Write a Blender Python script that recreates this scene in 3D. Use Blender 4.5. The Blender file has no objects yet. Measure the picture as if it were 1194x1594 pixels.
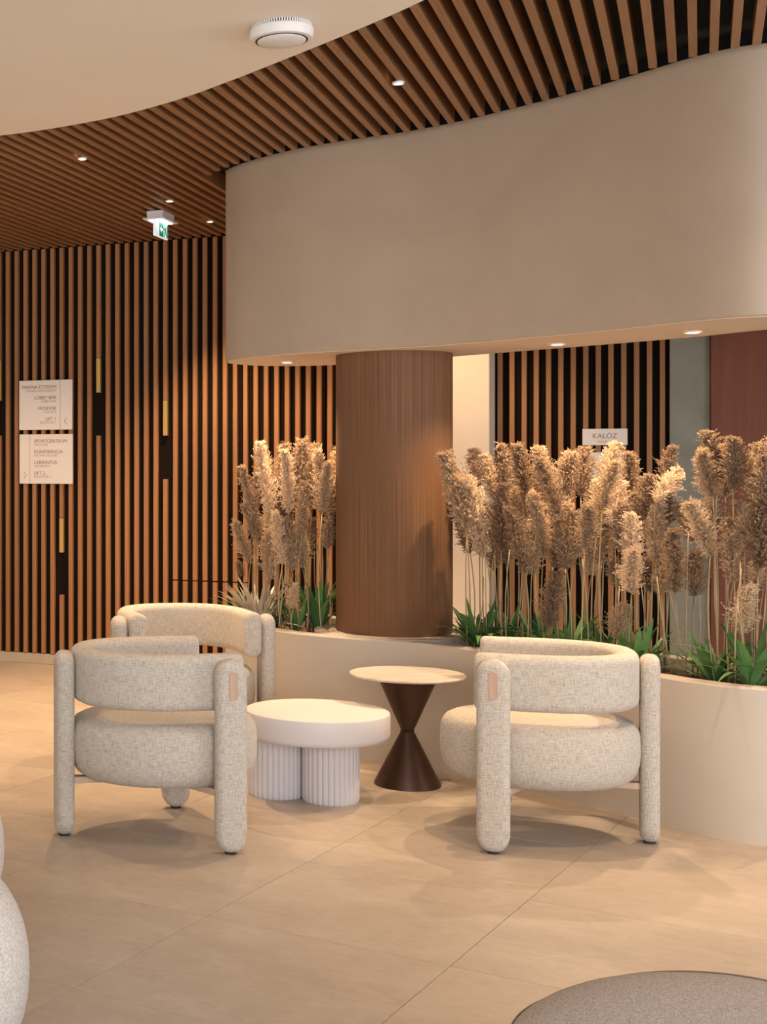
import bpy, bmesh, math, random
from mathutils import Vector, Matrix
random.seed(7)
C = bpy.context.scene.collection
PI = math.pi
F = 2250.0      # focal length in pixels of the 1194 x 1594 frame, horizon at row 725, optical axis at column 0
def R(a): return math.radians(a)

# ------------------------------------------------------------------ camera
cam = bpy.data.cameras.new('camera'); camo = bpy.data.objects.new('camera', cam); C.objects.link(camo)
camo.location = (0, 0, 1.4); camo.rotation_euler = (PI/2, 0, 0)
cam.sensor_fit = 'HORIZONTAL'; cam.sensor_width = 36; cam.lens = F/1194*36
cam.shift_x = 0.5; cam.shift_y = -72/1194
cam.clip_end = 60
bpy.context.scene.camera = camo
sc = bpy.context.scene
sc.view_settings.view_transform = 'Standard'; sc.view_settings.look = 'None'
sc.view_settings.gamma = 1; sc.view_settings.use_curve_mapping = False
sc.view_settings.exposure = 0.75

# ------------------------------------------------------------------ world and lights
w = bpy.data.worlds.new('world'); sc.world = w; w.use_nodes = True
w.node_tree.nodes['Background'].inputs[0].default_value = (1.0, 0.91, 0.82, 1)
w.node_tree.nodes['Background'].inputs[1].default_value = 0.58
WARM = (1.0, 0.665, 0.375); WARM2 = (1.0, 0.72, 0.45); COOL = (0.86, 0.92, 1.0)
def area(name, loc, target, size, size_y, power, col):
    l = bpy.data.lights.new(name, 'AREA'); l.shape = 'RECTANGLE'; l.size = size; l.size_y = size_y; l.energy = power; l.color = col
    o = bpy.data.objects.new(name, l); C.objects.link(o); o.location = loc
    d = Vector(target)-Vector(loc); o.rotation_euler = d.to_track_quat('-Z', 'Y').to_euler(); return o
def spot(name, loc, target, power, col, angle=80, blend=0.6, rad=0.03, parent=None):
    l = bpy.data.lights.new(name, 'SPOT'); l.energy = power; l.color = col; l.spot_size = R(angle); l.spot_blend = blend; l.shadow_soft_size = rad
    o = bpy.data.objects.new(name, l); C.objects.link(o); o.location = loc
    d = Vector(target)-Vector(loc); o.rotation_euler = d.to_track_quat('-Z', 'Y').to_euler(); return o
area('window_daylight', (1.2, -2.2, 1.7), (1.6, 6, 0.9), 5.0, 2.4, 165, COOL)
area('window_daylight', (6.5, 2.0, 1.6), (2.6, 5.4, 1.6), 2.5, 2.4, 68, COOL)
# unseen ceiling spots: some placed from shadows and scallop, the rest added as fill
for (x, y, tx, ty, p, an) in [(0.9, 4.3, 0.9, 4.8, 16, 84), (2.3, 4.0, 2.4, 4.2, 60, 84), (2.7, 3.2, 2.7, 3.2, 55, 84), (0.2, 2.6, 0.3, 2.8, 12, 84), (-0.9, 8.0, -0.9, 8.2, 130, 90), (0.1, 5.9, 0.0, 6.2, 30, 84),
                       (3.12, 5.03, 3.12, 5.06, 24, 84), (0.5, 7.0, 0.45, 7.1, 40, 60), (-0.3, 8.3, 0.15, 10.2, 60, 66), (2.1, 5.4, 2.15, 5.5, 66, 54)]:
    spot('unseen_spot_light', (x, y, 2.9), (tx, ty, 0), p, WARM, an, 0.8, 0.018)

# ------------------------------------------------------------------ material helpers
def mat(name, col, rough=0.6, metal=0.0, spec=0.5):
    m = bpy.data.materials.new(name); m.use_nodes = True
    b = m.node_tree.nodes['Principled BSDF']
    b.inputs['Base Color'].default_value = (*col, 1); b.inputs['Roughness'].default_value = rough
    b.inputs['Metallic'].default_value = metal; b.inputs['Specular IOR Level'].default_value = spec
    return m, m.node_tree, b
def S(r, g, b):
    f = lambda c: ((c/255+0.055)/1.055)**2.4 if c/255 > 0.04045 else c/255/12.92
    return (f(r), f(g), f(b))
def coords(nt, scale=(1, 1, 1), kind='Object', rot=(0, 0, 0)):
    tc = nt.nodes.new('ShaderNodeTexCoord'); mp = nt.nodes.new('ShaderNodeMapping')
    mp.inputs['Scale'].default_value = scale; mp.inputs['Rotation'].default_value = rot
    nt.links.new(tc.outputs[kind], mp.inputs[0]); return mp.outputs[0]
def noise(nt, vec, scale, detail=4, rough=0.6, dist=0):
    n = nt.nodes.new('ShaderNodeTexNoise'); n.inputs['Scale'].default_value = scale; n.inputs['Detail'].default_value = detail
    n.inputs['Roughness'].default_value = rough; n.inputs['Distortion'].default_value = dist
    nt.links.new(vec, n.inputs['Vector']); return n.outputs[0]
def ramp(nt, fac, stops):
    r = nt.nodes.new('ShaderNodeValToRGB'); e = r.color_ramp.elements
    while len(e) < len(stops): e.new(0.5)
    for k, (p, c) in enumerate(stops): e[k].position = p; e[k].color = (*c, 1)
    nt.links.new(fac, r.inputs[0]); return r.outputs[0]
def mul(nt, a, b, fac=1.0, mode='MULTIPLY'):
    m = nt.nodes.new('ShaderNodeMix'); m.data_type = 'RGBA'; m.blend_type = mode; m.inputs[0].default_value = fac
    nt.links.new(a, m.inputs[6]); nt.links.new(b, m.inputs[7]); return m.outputs[2]
def math_n(nt, op, a, b):
    m = nt.nodes.new('ShaderNodeMath'); m.operation = op
    for i, v in enumerate((a, b)):
        if isinstance(v, (int, float)): m.inputs[i].default_value = v
        else: nt.links.new(v, m.inputs[i])
    return m.outputs[0]
def bump(nt, b, h, strength=0.3, dist=0.002):
    n = nt.nodes.new('ShaderNodeBump'); n.inputs['Strength'].default_value = strength; n.inputs['Distance'].default_value = dist
    nt.links.new(h, n.inputs['Height']); nt.links.new(n.outputs[0], b.inputs['Normal'])
M = {}
def scaled(c, k): return tuple(min(1, v*k) for v in c)
def wood(name, col, axis_scale, rough=0.5, var=0.25, rnd=0.15, coat=0):
    m, nt, b = mat(name, col, rough)
    v = coords(nt, axis_scale); n = noise(nt, v, 1.0, 5, 0.65, 0.6)
    c = ramp(nt, n, [(0.3, scaled(col, 1-var)), (0.7, scaled(col, 1+var))])
    oi = nt.nodes.new('ShaderNodeObjectInfo')
    r2 = ramp(nt, oi.outputs['Random'], [(0, (1-rnd,)*3), (1, (1, 1, 1))])
    nt.links.new(mul(nt, c, r2), b.inputs['Base Color']); bump(nt, b, n, 0.15, 0.001)
    b.inputs['Coat Weight'].default_value = coat
    return m
M['slat'] = wood('slat_oak', (0.385, 0.172, 0.064), (60, 60, 2), 0.6)
M['slat_ceiling'] = wood('slat_oak_ceiling', (0.31, 0.150, 0.063), (60, 2, 60), 0.42)
M['red_wood'] = wood('red_wood', (0.22, 0.068, 0.032), (14, 14, 1.2), 0.7, 0.2)
M['trim_wood'] = wood('pale_wood', (0.62, 0.46, 0.34), (40, 40, 12), 0.5, 0.1, 0.05)
M['inlay'] = wood('inlay_wood', (0.50, 0.33, 0.23), (60, 60, 8), 0.5, 0.1, 0.05)
def fn_column():
    m, nt, b = mat('ribbed_veneer', (0.2, 0.1, 0.05), 0.6, 0, 0.25)
    tc = nt.nodes.new('ShaderNodeTexCoord'); mp = nt.nodes.new('ShaderNodeMapping'); mp.inputs['Scale'].default_value = (640, 1.2, 1)
    nt.links.new(tc.outputs['UV'], mp.inputs[0]); n = noise(nt, mp.outputs[0], 1.0, 2, 0.5)
    c = ramp(nt, n, [(0.35, (0.135, 0.064, 0.029)), (0.68, (0.225, 0.114, 0.056))])
    nt.links.new(c, b.inputs['Base Color']); bump(nt, b, n, 0.6, 0.002); return m
M['column'] = fn_column()
def plaster(name, col, amt=0.08, scale=1.6, rough=0.75, sp=0.3):
    m, nt, b = mat(name, col, rough, 0, sp)
    v = coords(nt, (1, 1, 1.3)); n = noise(nt, v, scale, 7, 0.62, 0.4); n2 = noise(nt, v, 60, 3)
    c = ramp(nt, n, [(0.3, scaled(col, 1-amt)), (0.7, scaled(col, 1+amt))])
    nt.links.new(c, b.inputs['Base Color']); bump(nt, b, n2, 0.08, 0.001); return m
M['bulkhead'] = plaster('bulkhead_plaster', (0.45, 0.345, 0.25), 0.07, 1.6, 0.42, 0.45)
M['planter'] = plaster('planter_plaster', (0.55, 0.475, 0.395), 0.04, 1.6, 0.55)
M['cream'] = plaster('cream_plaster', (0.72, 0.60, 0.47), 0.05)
M['grey_plaster'] = plaster('green_grey_plaster', (0.27, 0.262, 0.205), 0.12, 4)
M['ceiling'] = plaster('ceiling_paint', (0.83, 0.76, 0.66), 0.02, 0.8, 0.9)
M['black'] = mat('black_felt', (0.012, 0.010, 0.009), 0.9)[0]
M['backing'] = mat('dark_backing', (0.013, 0.008, 0.005), 0.9, 0, 0.1)[0]
M['metal_black'] = mat('black_plastic', (0.02, 0.02, 0.02), 0.5)[0]
M['brass'] = mat('brass', (0.62, 0.40, 0.12), 0.45, 0.5)[0]
M['white'] = mat('white_plastic', (0.80, 0.78, 0.76), 0.45)[0]
M['white_table'] = plaster('white_lacquer', (0.63, 0.60, 0.61), 0.01, 4, 0.5)
M['sign_board'] = mat('sign_board', (0.84, 0.76, 0.68), 0.5)[0]
M['letters'] = mat('letter_print', (0.30, 0.19, 0.13), 0.6)[0]
M['letters_pale'] = mat('letter_print_pale', (0.50, 0.40, 0.33), 0.6)[0]
M['skirting'] = plaster('skirting_stone', (0.50, 0.41, 0.31), 0.06, 5)
M['soil'] = plaster('planting_bed', (0.10, 0.07, 0.05), 0.3, 12, 0.95)
M['pebble'] = plaster('pebble_stone', (0.66, 0.60, 0.52), 0.15, 8, 0.7)
M['grout'] = mat('grout', (0.39, 0.32, 0.25), 0.9)[0]
def fn_brown():
    m, nt, b = mat('brown_lacquered_metal', (0.060, 0.025, 0.014), 0.36, 0.3); return m
M['brown_metal'] = fn_brown()
def fn_travertine():
    m, nt, b = mat('stone_top', (0.7, 0.6, 0.5), 0.4)
    n = noise(nt, coords(nt, (1, 5, 1)), 5, 5, 0.6, 1.0)
    nt.links.new(ramp(nt, n, [(0.35, (0.52, 0.42, 0.36)), (0.6, (0.62, 0.55, 0.49))]), b.inputs['Base Color']); return m
M['stone_top'] = fn_travertine()
def fn_tile():
    m, nt, b = mat('floor_tile', (0.5, 0.4, 0.3), 0.42, 0, 0.35)
    tc = nt.nodes.new('ShaderNodeTexCoord'); oi = nt.nodes.new('ShaderNodeObjectInfo')
    ad = nt.nodes.new('ShaderNodeVectorMath'); ad.operation = 'ADD'
    sc_ = nt.nodes.new('ShaderNodeVectorMath'); sc_.operation = 'SCALE'; sc_.inputs['Scale'].default_value = 1.0
    nt.links.new(oi.outputs['Location'], sc_.inputs[0])
    nt.links.new(tc.outputs['Object'], ad.inputs[0]); nt.links.new(sc_.outputs[0], ad.inputs[1])
    mp = nt.nodes.new('ShaderNodeMapping'); mp.inputs['Scale'].default_value = (1, 1.7, 1); mp.inputs['Rotation'].default_value = (0, 0, R(10))
    nt.links.new(ad.outputs[0], mp.inputs[0])
    n = noise(nt, mp.outputs[0], 1.7, 8, 0.62, 0.5); n2 = noise(nt, mp.outputs[0], 14, 5, 0.65, 0.8)
    c = ramp(nt, n, [(0.3, (0.42, 0.345, 0.28)), (0.7, (0.52, 0.435, 0.355))])
    c2 = ramp(nt, n2, [(0.3, (0.86, 0.86, 0.86)), (0.65, (1, 1, 1))])
    r3 = ramp(nt, oi.outputs['Random'], [(0, (0.94, 0.94, 0.94)), (1, (1, 1, 1))])
    nt.links.new(mul(nt, mul(nt, c, c2), r3), b.inputs['Base Color']); bump(nt, b, n2, 0.05, 0.001)
    return m
M['tile'] = fn_tile()
def fabric(name, lo, hi, su=430, sv=38, bstr=0.5):
    m, nt, b = mat(name, hi, 0.9, 0, 0.15)
    b.inputs['Sheen Weight'].default_value = 0.15
    tc = nt.nodes.new('ShaderNodeTexCoord')
    def mapped(s):
        mp = nt.nodes.new('ShaderNodeMapping'); mp.inputs['Scale'].default_value = s
        nt.links.new(tc.outputs['UV'], mp.inputs[0]); return mp.outputs[0]
    a = noise(nt, mapped((sv, su*0.55, 1)), 1, 3, 0.6); c = noise(nt, mapped((su*0.55, sv, 1)), 1, 3, 0.6)
    g = noise(nt, mapped((420, 420, 1)), 1, 2, 0.5)
    s1 = math_n(nt, 'ADD', a, c); s2 = math_n(nt, 'ADD', s1, g); av = math_n(nt, 'MULTIPLY', s2, 1/3)
    nt.links.new(ramp(nt, av, [(0.40, lo), (0.55, hi)]), b.inputs['Base Color'])
    bump(nt, b, av, bstr, 0.003); return m
M['linen'] = fabric('woven_linen', (0.33, 0.29, 0.245), (0.57, 0.515, 0.445), 430, 33)
def boucle(name, lo, hi, s=170):
    m, nt, b = mat(name, hi, 0.95, 0, 0.1); n = noise(nt, coords(nt), s, 3, 0.7)
    nt.links.new(ramp(nt, n, [(0.35, lo), (0.6, hi)]), b.inputs['Base Color']); bump(nt, b, n, 0.7, 0.004); return m
M['boucle'] = boucle('pale_boucle', (0.45, 0.40, 0.36), (0.70, 0.65, 0.60))
M['wool'] = boucle('taupe_wool', (0.30, 0.25, 0.225), (0.52, 0.455, 0.41), 260)
def fn_plume():
    m, nt, b = mat('dry_plume', (0.5, 0.36, 0.24), 0.85, 0, 0.1)
    oi = nt.nodes.new('ShaderNodeObjectInfo')
    c = ramp(nt, oi.outputs['Random'], [(0, (0.33, 0.225, 0.145)), (0.35, (0.52, 0.375, 0.25)), (0.75, (0.68, 0.51, 0.34)), (1, (0.90, 0.73, 0.53))])
    n = noise(nt, coords(nt), 30, 2)
    nt.links.new(mul(nt, c, ramp(nt, n, [(0.3, (0.72, 0.68, 0.66)), (0.7, (1, 1, 1))])), b.inputs['Base Color'])
    t = nt.nodes.new('ShaderNodeBsdfTranslucent'); nt.links.new(c, t.inputs[0])
    mx = nt.nodes.new('ShaderNodeMixShader'); mx.inputs[0].default_value = 0.33
    nt.links.new(b.outputs[0], mx.inputs[1]); nt.links.new(t.outputs[0], mx.inputs[2])
    nt.links.new(mx.outputs[0], nt.nodes['Material Output'].inputs[0]); return m
M['plume'] = fn_plume()
M['stem'] = wood('dry_stem', (0.50, 0.36, 0.19), (30, 30, 3), 0.6, 0.2, 0.35)
def fn_leaf(name, lo, hi):
    m, nt, b = mat(name, hi, 0.42, 0, 0.4)
    oi = nt.nodes.new('ShaderNodeObjectInfo')
    c = ramp(nt, oi.outputs['Random'], [(0, lo), (1, hi)]); n = noise(nt, coords(nt, (40, 3, 1)), 1.5, 3)
    nt.links.new(mul(nt, c, ramp(nt, n, [(0.3, (0.8, 0.8, 0.8)), (0.7, (1, 1, 1))])), b.inputs['Base Color']); return m
M['leaf'] = fn_leaf('green_leaf', (0.05, 0.14, 0.045), (0.17, 0.33, 0.10))
M['fan_leaf'] = fn_leaf('dried_fan_leaf', (0.42, 0.36, 0.28), (0.66, 0.58, 0.47))
def emis(name, col, strength, base=(0.8, 0.8, 0.8)):
    m, nt, b = mat(name, base, 0.4); b.inputs['Emission Color'].default_value = (*col, 1); b.inputs['Emission Strength'].default_value = strength; return m
M['lamp_warm'] = emis('lamp_lens', (1.0, 0.72, 0.45), 6)
M['sign_glow'] = emis('lit_acrylic', (0.80, 0.93, 1.0), 0.3)
M['sign_lamp'] = emis('sign_lamp', (0.72, 0.84, 1.0), 3)
M['sign_green'] = emis('sign_green', (0.0, 0.30, 0.12), 0.25, (0.0, 0.22, 0.08))

# ------------------------------------------------------------------ mesh helpers
def obj(name, bm, m, parent=None, smooth=False, angle=None):
    me = bpy.data.meshes.new(name); bm.normal_update(); bm.to_mesh(me); bm.free()
    me.materials.append(m)
    if smooth:
        for p in me.polygons: p.use_smooth = True
        if angle: me.set_sharp_from_angle(angle=R(angle))
    o = bpy.data.objects.new(name, me); C.objects.link(o)
    if parent: o.parent = parent
    return o
def thing(name, label, cat, loc=(0, 0, 0), rz=0, group=None):
    o = bpy.data.objects.new(name, None); C.objects.link(o); o.empty_display_size = 0.1
    o.location = loc; o.rotation_euler = (0, 0, rz); tag(o, label, cat, group); return o
def tag(o, label, cat, group=None):
    o['label'] = label; o['category'] = cat
    if group: o['group'] = group
    return o
def structure(o): o['kind'] = 'structure'; return o
def add_box(bm, x0, x1, y0, y1, z0, z1, mtx=None, bev=0):
    n = len(bm.verts)
    vs = [bm.verts.new((x, y, z)) for x in (x0, x1) for y in (y0, y1) for z in (z0, z1)]
    fs = [bm.faces.new([vs[i] for i in f]) for f in ((0, 1, 3, 2), (4, 6, 7, 5), (0, 4, 5, 1), (2, 3, 7, 6), (0, 2, 6, 4), (1, 5, 7, 3))]
    if bev:
        es = list({e for f in fs for e in f.edges})
        r = bmesh.ops.bevel(bm, geom=es, offset=bev, segments=1, affect='EDGES'); vs = list({v for f in r['faces'] for v in f.verts} | {v for v in vs if v.is_valid})
    if mtx is not None:
        for v in vs: v.co = mtx @ v.co
    return vs
def loops(bm, rings, close_u=True, cap0=True, cap1=True):
    vv = [[bm.verts.new(p) for p in r] for r in rings]
    n = len(vv[0])
    for a, b in zip(vv[:-1], vv[1:]):
        for i in range(n if close_u else n-1):
            j = (i+1) % n; bm.faces.new((a[i], a[j], b[j], b[i]))
    if cap0: bm.faces.new(list(reversed(vv[0])))
    if cap1: bm.faces.new(vv[-1])
    return vv
def lathe(bm, prof, n=48, cx=0, cy=0, sx=1, sy=1):
    rings = [[(cx+r*sx*math.cos(2*PI*k/n), cy+r*sy*math.sin(2*PI*k/n), z) for k in range(n)] for r, z in prof]
    return loops(bm, rings)
def ring_loop(bm, r0, r1, z0, z1, n=32):
    prof = [(r0, z0), (r1, z0), (r1, z1), (r0, z1)]
    vv = [[bm.verts.new((r*math.cos(2*PI*k/n), r*math.sin(2*PI*k/n), z)) for k in range(n)] for r, z in prof]
    for a in range(4):
        A, B = vv[a], vv[(a+1) % 4]
        for i in range(n): bm.faces.new((A[i], A[(i+1) % n], B[(i+1) % n], B[i]))
def tube(bm, pts, rad, n=8):
    rings = []
    for k, p in enumerate(pts):
        p = Vector(p); a = Vector(pts[max(0, k-1)]); b = Vector(pts[min(len(pts)-1, k+1)]); t = (b-a).normalized()
        u = t.cross(Vector((0, 0, 1)))
        if u.length < 1e-3: u = t.cross(Vector((1, 0, 0)))
        u.normalize(); v = t.cross(u); r = rad[k] if isinstance(rad, (list, tuple)) else rad
        rings.append([p+(u*math.cos(2*PI*i/n)+v*math.sin(2*PI*i/n))*r for i in range(n)])
    loops(bm, rings)
def fix_normals(bm): bmesh.ops.recalc_face_normals(bm, faces=bm.faces[:])
def box_uv(me, radial=False):
    uv = me.uv_layers.new(name='UVMap')
    for p in me.polygons:
        n = p.normal
        for li in p.loop_indices:
            c = me.vertices[me.loops[li].vertex_index].co
            if abs(n.z) > 0.75: u = (c.x, c.y)
            elif radial:
                a = math.atan2(p.center.y, p.center.x); aa = math.atan2(c.y, c.x)
                while aa-a > PI: aa -= 2*PI
                while aa-a < -PI: aa += 2*PI
                u = (aa*0.35, c.z)
            elif abs(n.x) > abs(n.y): u = (c.y, c.z)
            else: u = (c.x, c.z)
            uv.data[li].uv = u
def catmull(pts, seg=6, closed=False):
    out = []; n = len(pts)
    for i in range(n if closed else n-1):
        g = lambda k: Vector(pts[k % n]) if closed else Vector(pts[max(0, min(n-1, k))])
        p0, p1, p2, p3 = g(i-1), g(i), g(i+1), g(i+2)
        for s in range(seg):
            t = s/seg
            out.append(tuple(0.5*((2*p1)+(-p0+p2)*t+(2*p0-5*p1+4*p2-p3)*t*t+(-p0+3*p1-3*p2+p3)*t**3)))
    if not closed: out.append(tuple(pts[-1]))
    return out
def offset(poly, d):      # closed polygon, positive d = inwards for a counter-clockwise polygon
    out = []; n = len(poly)
    for i in range(n):
        a, b, c = Vector(poly[i-1]), Vector(poly[i]), Vector(poly[(i+1) % n])
        t1 = (b-a).normalized(); t2 = (c-b).normalized(); t = (t1+t2).normalized()
        nn = Vector((-t.y, t.x)); k = max(0.5, nn.dot(Vector((-t1.y, t1.x))))
        out.append(tuple(b+nn*d/k))
    return out
def px(x, y, Z): return Vector((x*Z/F, Z, 1.4-(y-725)*Z/F))

# ------------------------------------------------------------------ floor
TW = 0.762; u_ = Vector((0.585, 0.811)); v_ = Vector((0.811, -0.585))
bm = bmesh.new(); add_box(bm, -5, 7.5, -3, 12, -0.10, -0.003); floor = structure(obj('floor', bm, M['grout']))
WP = Vector((0.18, 10.26)); WD = Vector((0.9, -0.436)).normalized(); WN = Vector((-WD.y, WD.x))*-1   # slat wall: a point, its direction, its normal to the room
if WN.y > 0: WN = -WN
tile_me = None; a0 = math.atan2(v_.y, v_.x)
for i in range(-12, 13):
    for j in range(-9, 12):
        vc = -1.345+(i+0.5)*TW; uc = 3.255+(j+0.5)*TW; p = u_*uc+v_*vc
        if not (-4.3 < p.x < 6.6 and -1.2 < p.y < 11.0) or (p-WP).dot(WN) < -0.3: continue
        if tile_me is None:
            bm = bmesh.new(); h = TW/2-0.0012; add_box(bm, -h, h, -h, h, -0.02, 0.0, None, 0.0005)
            o = obj('tile', bm, M['tile'], floor); tile_me = o.data
        else:
            o = bpy.data.objects.new('tile', tile_me); C.objects.link(o); o.parent = floor
        o.location = (p.x, p.y, 0); o.rotation_euler = (0, 0, a0)

# ------------------------------------------------------------------ slat wall (wall_back)
PITCH = 0.0697; TOP = 2.93
def wall_t(x): return (x/F*WP.y-WP.x)/(WD.x-WD.y*x/F)
wrot = math.atan2(WD.y, WD.x)
wall = structure(None or bpy.data.objects.new('wall_back', bpy.data.meshes.new('wall_back'))); C.objects.link(wall)
bm = bmesh.new(); add_box(bm, -3.2, 7.0, 0.028, 0.20, 0.0, 3.1); bm.to_mesh(wall.data); bm.free(); wall.data.materials.append(M['backing'])
wall.location = (WP.x, WP.y, 0); wall.rotation_euler = (0, 0, wrot)     # local x runs along the wall, local -y into the room
T0 = wall_t(11.9)
_slat_cache = {}
def wall_slat(t, z0, z1, m='slat', name='slat', dy=0.0, wdt=0.029):
    key = (round(z0, 3), round(z1, 3), m)
    if key not in _slat_cache:
        bm = bmesh.new(); add_box(bm, -wdt/2, wdt/2, -0.004, 0.028, z0, z1, None, 0.002)
        o = obj(name, bm, M[m], wall); _slat_cache[key] = o.data
    else:
        o = bpy.data.objects.new(name, _slat_cache[key]); C.objects.link(o); o.parent = wall
    o.location = (t, dy, 0); return o
def wz(x, y):      # height on the slat wall of a picture point
    t = wall_t(x); Z = WP.y+t*WD.y; return 1.4-(y-725)*Z/F
cuts = {0-1: None}
brass = {-1: (560, 624, 678), 10: (557, 611, 678), 17: (623, 678, 746), 6: (806, 860, 926), 27: (766, 820, 886)}
idx_px = lambda i: (T0+i*PITCH)
for i in range(-40, 63):
    t = T0+i*PITCH
    if t < -3.1 or 2.62 < t < 3.19 or t > 4.142: continue
    zb = 0.075
    if i in brass:
        X = 11.9+i*14.6
        ya, yb, yc = brass[i]
        Z = WP.y+t*WD.y; hz = lambda y: 1.4-(y-725)*Z/F
        wall_slat(t, hz(ya), TOP); wall_slat(t, hz(yb), hz(ya)-0.002, 'brass', 'brass_inlay', -0.002); wall_slat(t, zb, hz(yc))
    elif 18 <= i <= 25:
        wall_slat(t, 0.63, TOP); wall_slat(t, zb, 0.622)
    else: wall_slat(t, zb, TOP)
bm = bmesh.new(); add_box(bm, -3.2, 2.6, 0.0, 0.03, 0.0, 0.072, None, 0.003); add_box(bm, 3.19, 4.15, 0.0, 0.03, 0.0, 0.072)
bb = structure(obj('baseboard_back', bm, M['skirting'])); bb.location = wall.location; bb.rotation_euler = wall.rotation_euler
def wall_block(name, t0, t1, depth, m, z1=3.1):
    bm = bmesh.new(); add_box(bm, t0, t1, -depth, 0.03, 0, z1, None, 0.004)
    o = structure(obj(name, bm, M[m])); o.location = wall.location; o.rotation_euler = wall.rotation_euler; return o
wall_block('wall_middle', 2.60, 3.175, 0.25, 'cream')
wall_block('wall_right', 4.15, wall_t(1100)+0.02, 0.03, 'grey_plaster')
wall_block('wall_far_right', wall_t(1100)+0.02, 7.0, 0.06, 'red_wood')

# ------------------------------------------------------------------ bulkhead and planter plan (shared curve, counter-clockwise)
front = [(1.19, 7.62), (1.235, 7.46), (1.31, 7.31), (1.43, 7.13), (1.55, 7.0), (1.71, 6.865), (1.90, 6.72), (2.08, 6.52), (2.22, 6.31), (2.37, 6.07),
         (2.48, 5.85), (2.57, 5.65), (2.63, 5.52), (2.70, 5.41), (2.78, 5.34), (2.88, 5.30), (3.05, 5.27), (3.4, 5.26), (3.9, 5.27), (4.4, 5.30)]
back = [(4.4, 5.72), (3.9, 5.71), (3.4, 5.73), (3.2, 5.76), (3.09, 5.87), (3.0, 6.12), (2.91, 6.30), (2.68, 6.68), (2.44, 7.05), (2.29, 7.29), (2.07, 7.60), (1.86, 7.87),
        (1.664, 7.97), (1.465, 7.97), (1.316, 7.88), (1.215, 7.76)]
plan = catmull(front, 5)+catmull(back, 5)
plan = [p for k, p in enumerate(plan) if (Vector(p)-Vector(plan[k-1])).length > 0.005]
def prism(bm, poly, z0, z1):
    loops(bm, [[(x, y, z0) for x, y in poly], [(x, y, z1) for x, y in poly]])
bm = bmesh.new()
loops(bm, [[(x, y, 1.952) for x, y in offset(plan, 0.006)], [(x, y, 1.958) for x, y in plan], [(x, y, 2.955) for x, y in plan]])
bulk = structure(obj('wall_bulkhead', bm, M['bulkhead'], None, True, 35))
bm = bmesh.new(); prism(bm, offset(plan, 0.012), 1.9495, 1.953); obj('soffit', bm, M['cream'], bulk)  # underside panel in paler cream, its tone standing in for bounced light
bm = bmesh.new(); prism(bm, offset(plan, 0.04), 2.955, 3.05); structure(obj('trim_1', bm, M['black']))

# planter: hollow kerb, planting bed, ledge round the column
COLX, COLY, COLR = 1.949, 7.154, 0.279
plr = tag(bpy.data.objects.new('planter', bpy.data.meshes.new('planter')), 'long curved beige plaster planter box holding the dry grasses behind the armchairs', 'planter'); C.objects.link(plr)
bm = bmesh.new(); ins = offset(plan, 0.075); ins2 = offset(plan, 0.07)
rings = [(plan, 0.0), (plan, 0.572), (offset(plan, 0.006), 0.58), (ins2, 0.58), (ins, 0.574), (ins, 0.40)]
vv = [[bm.verts.new((x, y, z)) for x, y in poly] for poly, z in rings]; n = len(plan)
for a, b in zip(vv[:-1], vv[1:]):
    for i in range(n): bm.faces.new((a[i], a[(i+1) % n], b[(i+1) % n], b[i]))
fix_normals(bm); bm.to_mesh(plr.data); bm.free(); plr.data.materials.append(M['planter'])
for p in plr.data.polygons: p.use_smooth = True
plr.data.set_sharp_from_angle(angle=R(35))
bm = bmesh.new(); prism(bm, offset(plan, 0.073), 0.38, 0.53); obj('planting_bed', bm, M['soil'], plr)
bm = bmesh.new()
led = []
for k in range(64):
    a = 2*PI*k/64; led.append(Vector((COLX+0.385*math.cos(a), COLY+0.385*math.sin(a))))
def inside(p, poly):
    c = False; n = len(poly); j = n-1
    for i in range(n):
        xi, yi = poly[i]; xj, yj = poly[j]
        if (yi > p[1]) != (yj > p[1]) and p[0] < (xj-xi)*(p[1]-yi)/(yj-yi)+xi: c = not c
        j = i
    return c
lim = offset(plan, 0.03); cc = Vector((COLX, COLY)); led2 = []
for p in led:
    q = p.copy()
    while not inside(q, lim): q = cc+(q-cc)*0.985
    led2.append((q.x, q.y))
prism(bm, led2, 0.52, 0.583); obj('ledge', bm, M['planter'], plr)

# column
col = thing('column', 'round brown fine-ribbed veneered column standing on the planter ledge under the bulkhead', 'column', (COLX, COLY, 0.583))
bm = bmesh.new(); n = 128
rings = [[(r*math.cos(2*PI*k/n), r*math.sin(2*PI*k/n), z) for k in range(n)] for r, z in ((COLR-0.004, 0), (COLR, 0.006), (COLR, 1.369))]
uvl = bm.loops.layers.uv.new('UVMap'); loops(bm, rings)
for f in bm.faces:
    cx_ = f.calc_center_median(); ac = math.atan2(cx_.y, cx_.x)
    for l in f.loops:
        a = math.atan2(l.vert.co.y, l.vert.co.x)
        if a-ac > PI: a -= 2*PI
        if a-ac < -PI: a += 2*PI
        l[uvl].uv = (a/(2*PI), l.vert.co.z)
obj('column_shaft', bm, M['column'], col, True, 40)

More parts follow.
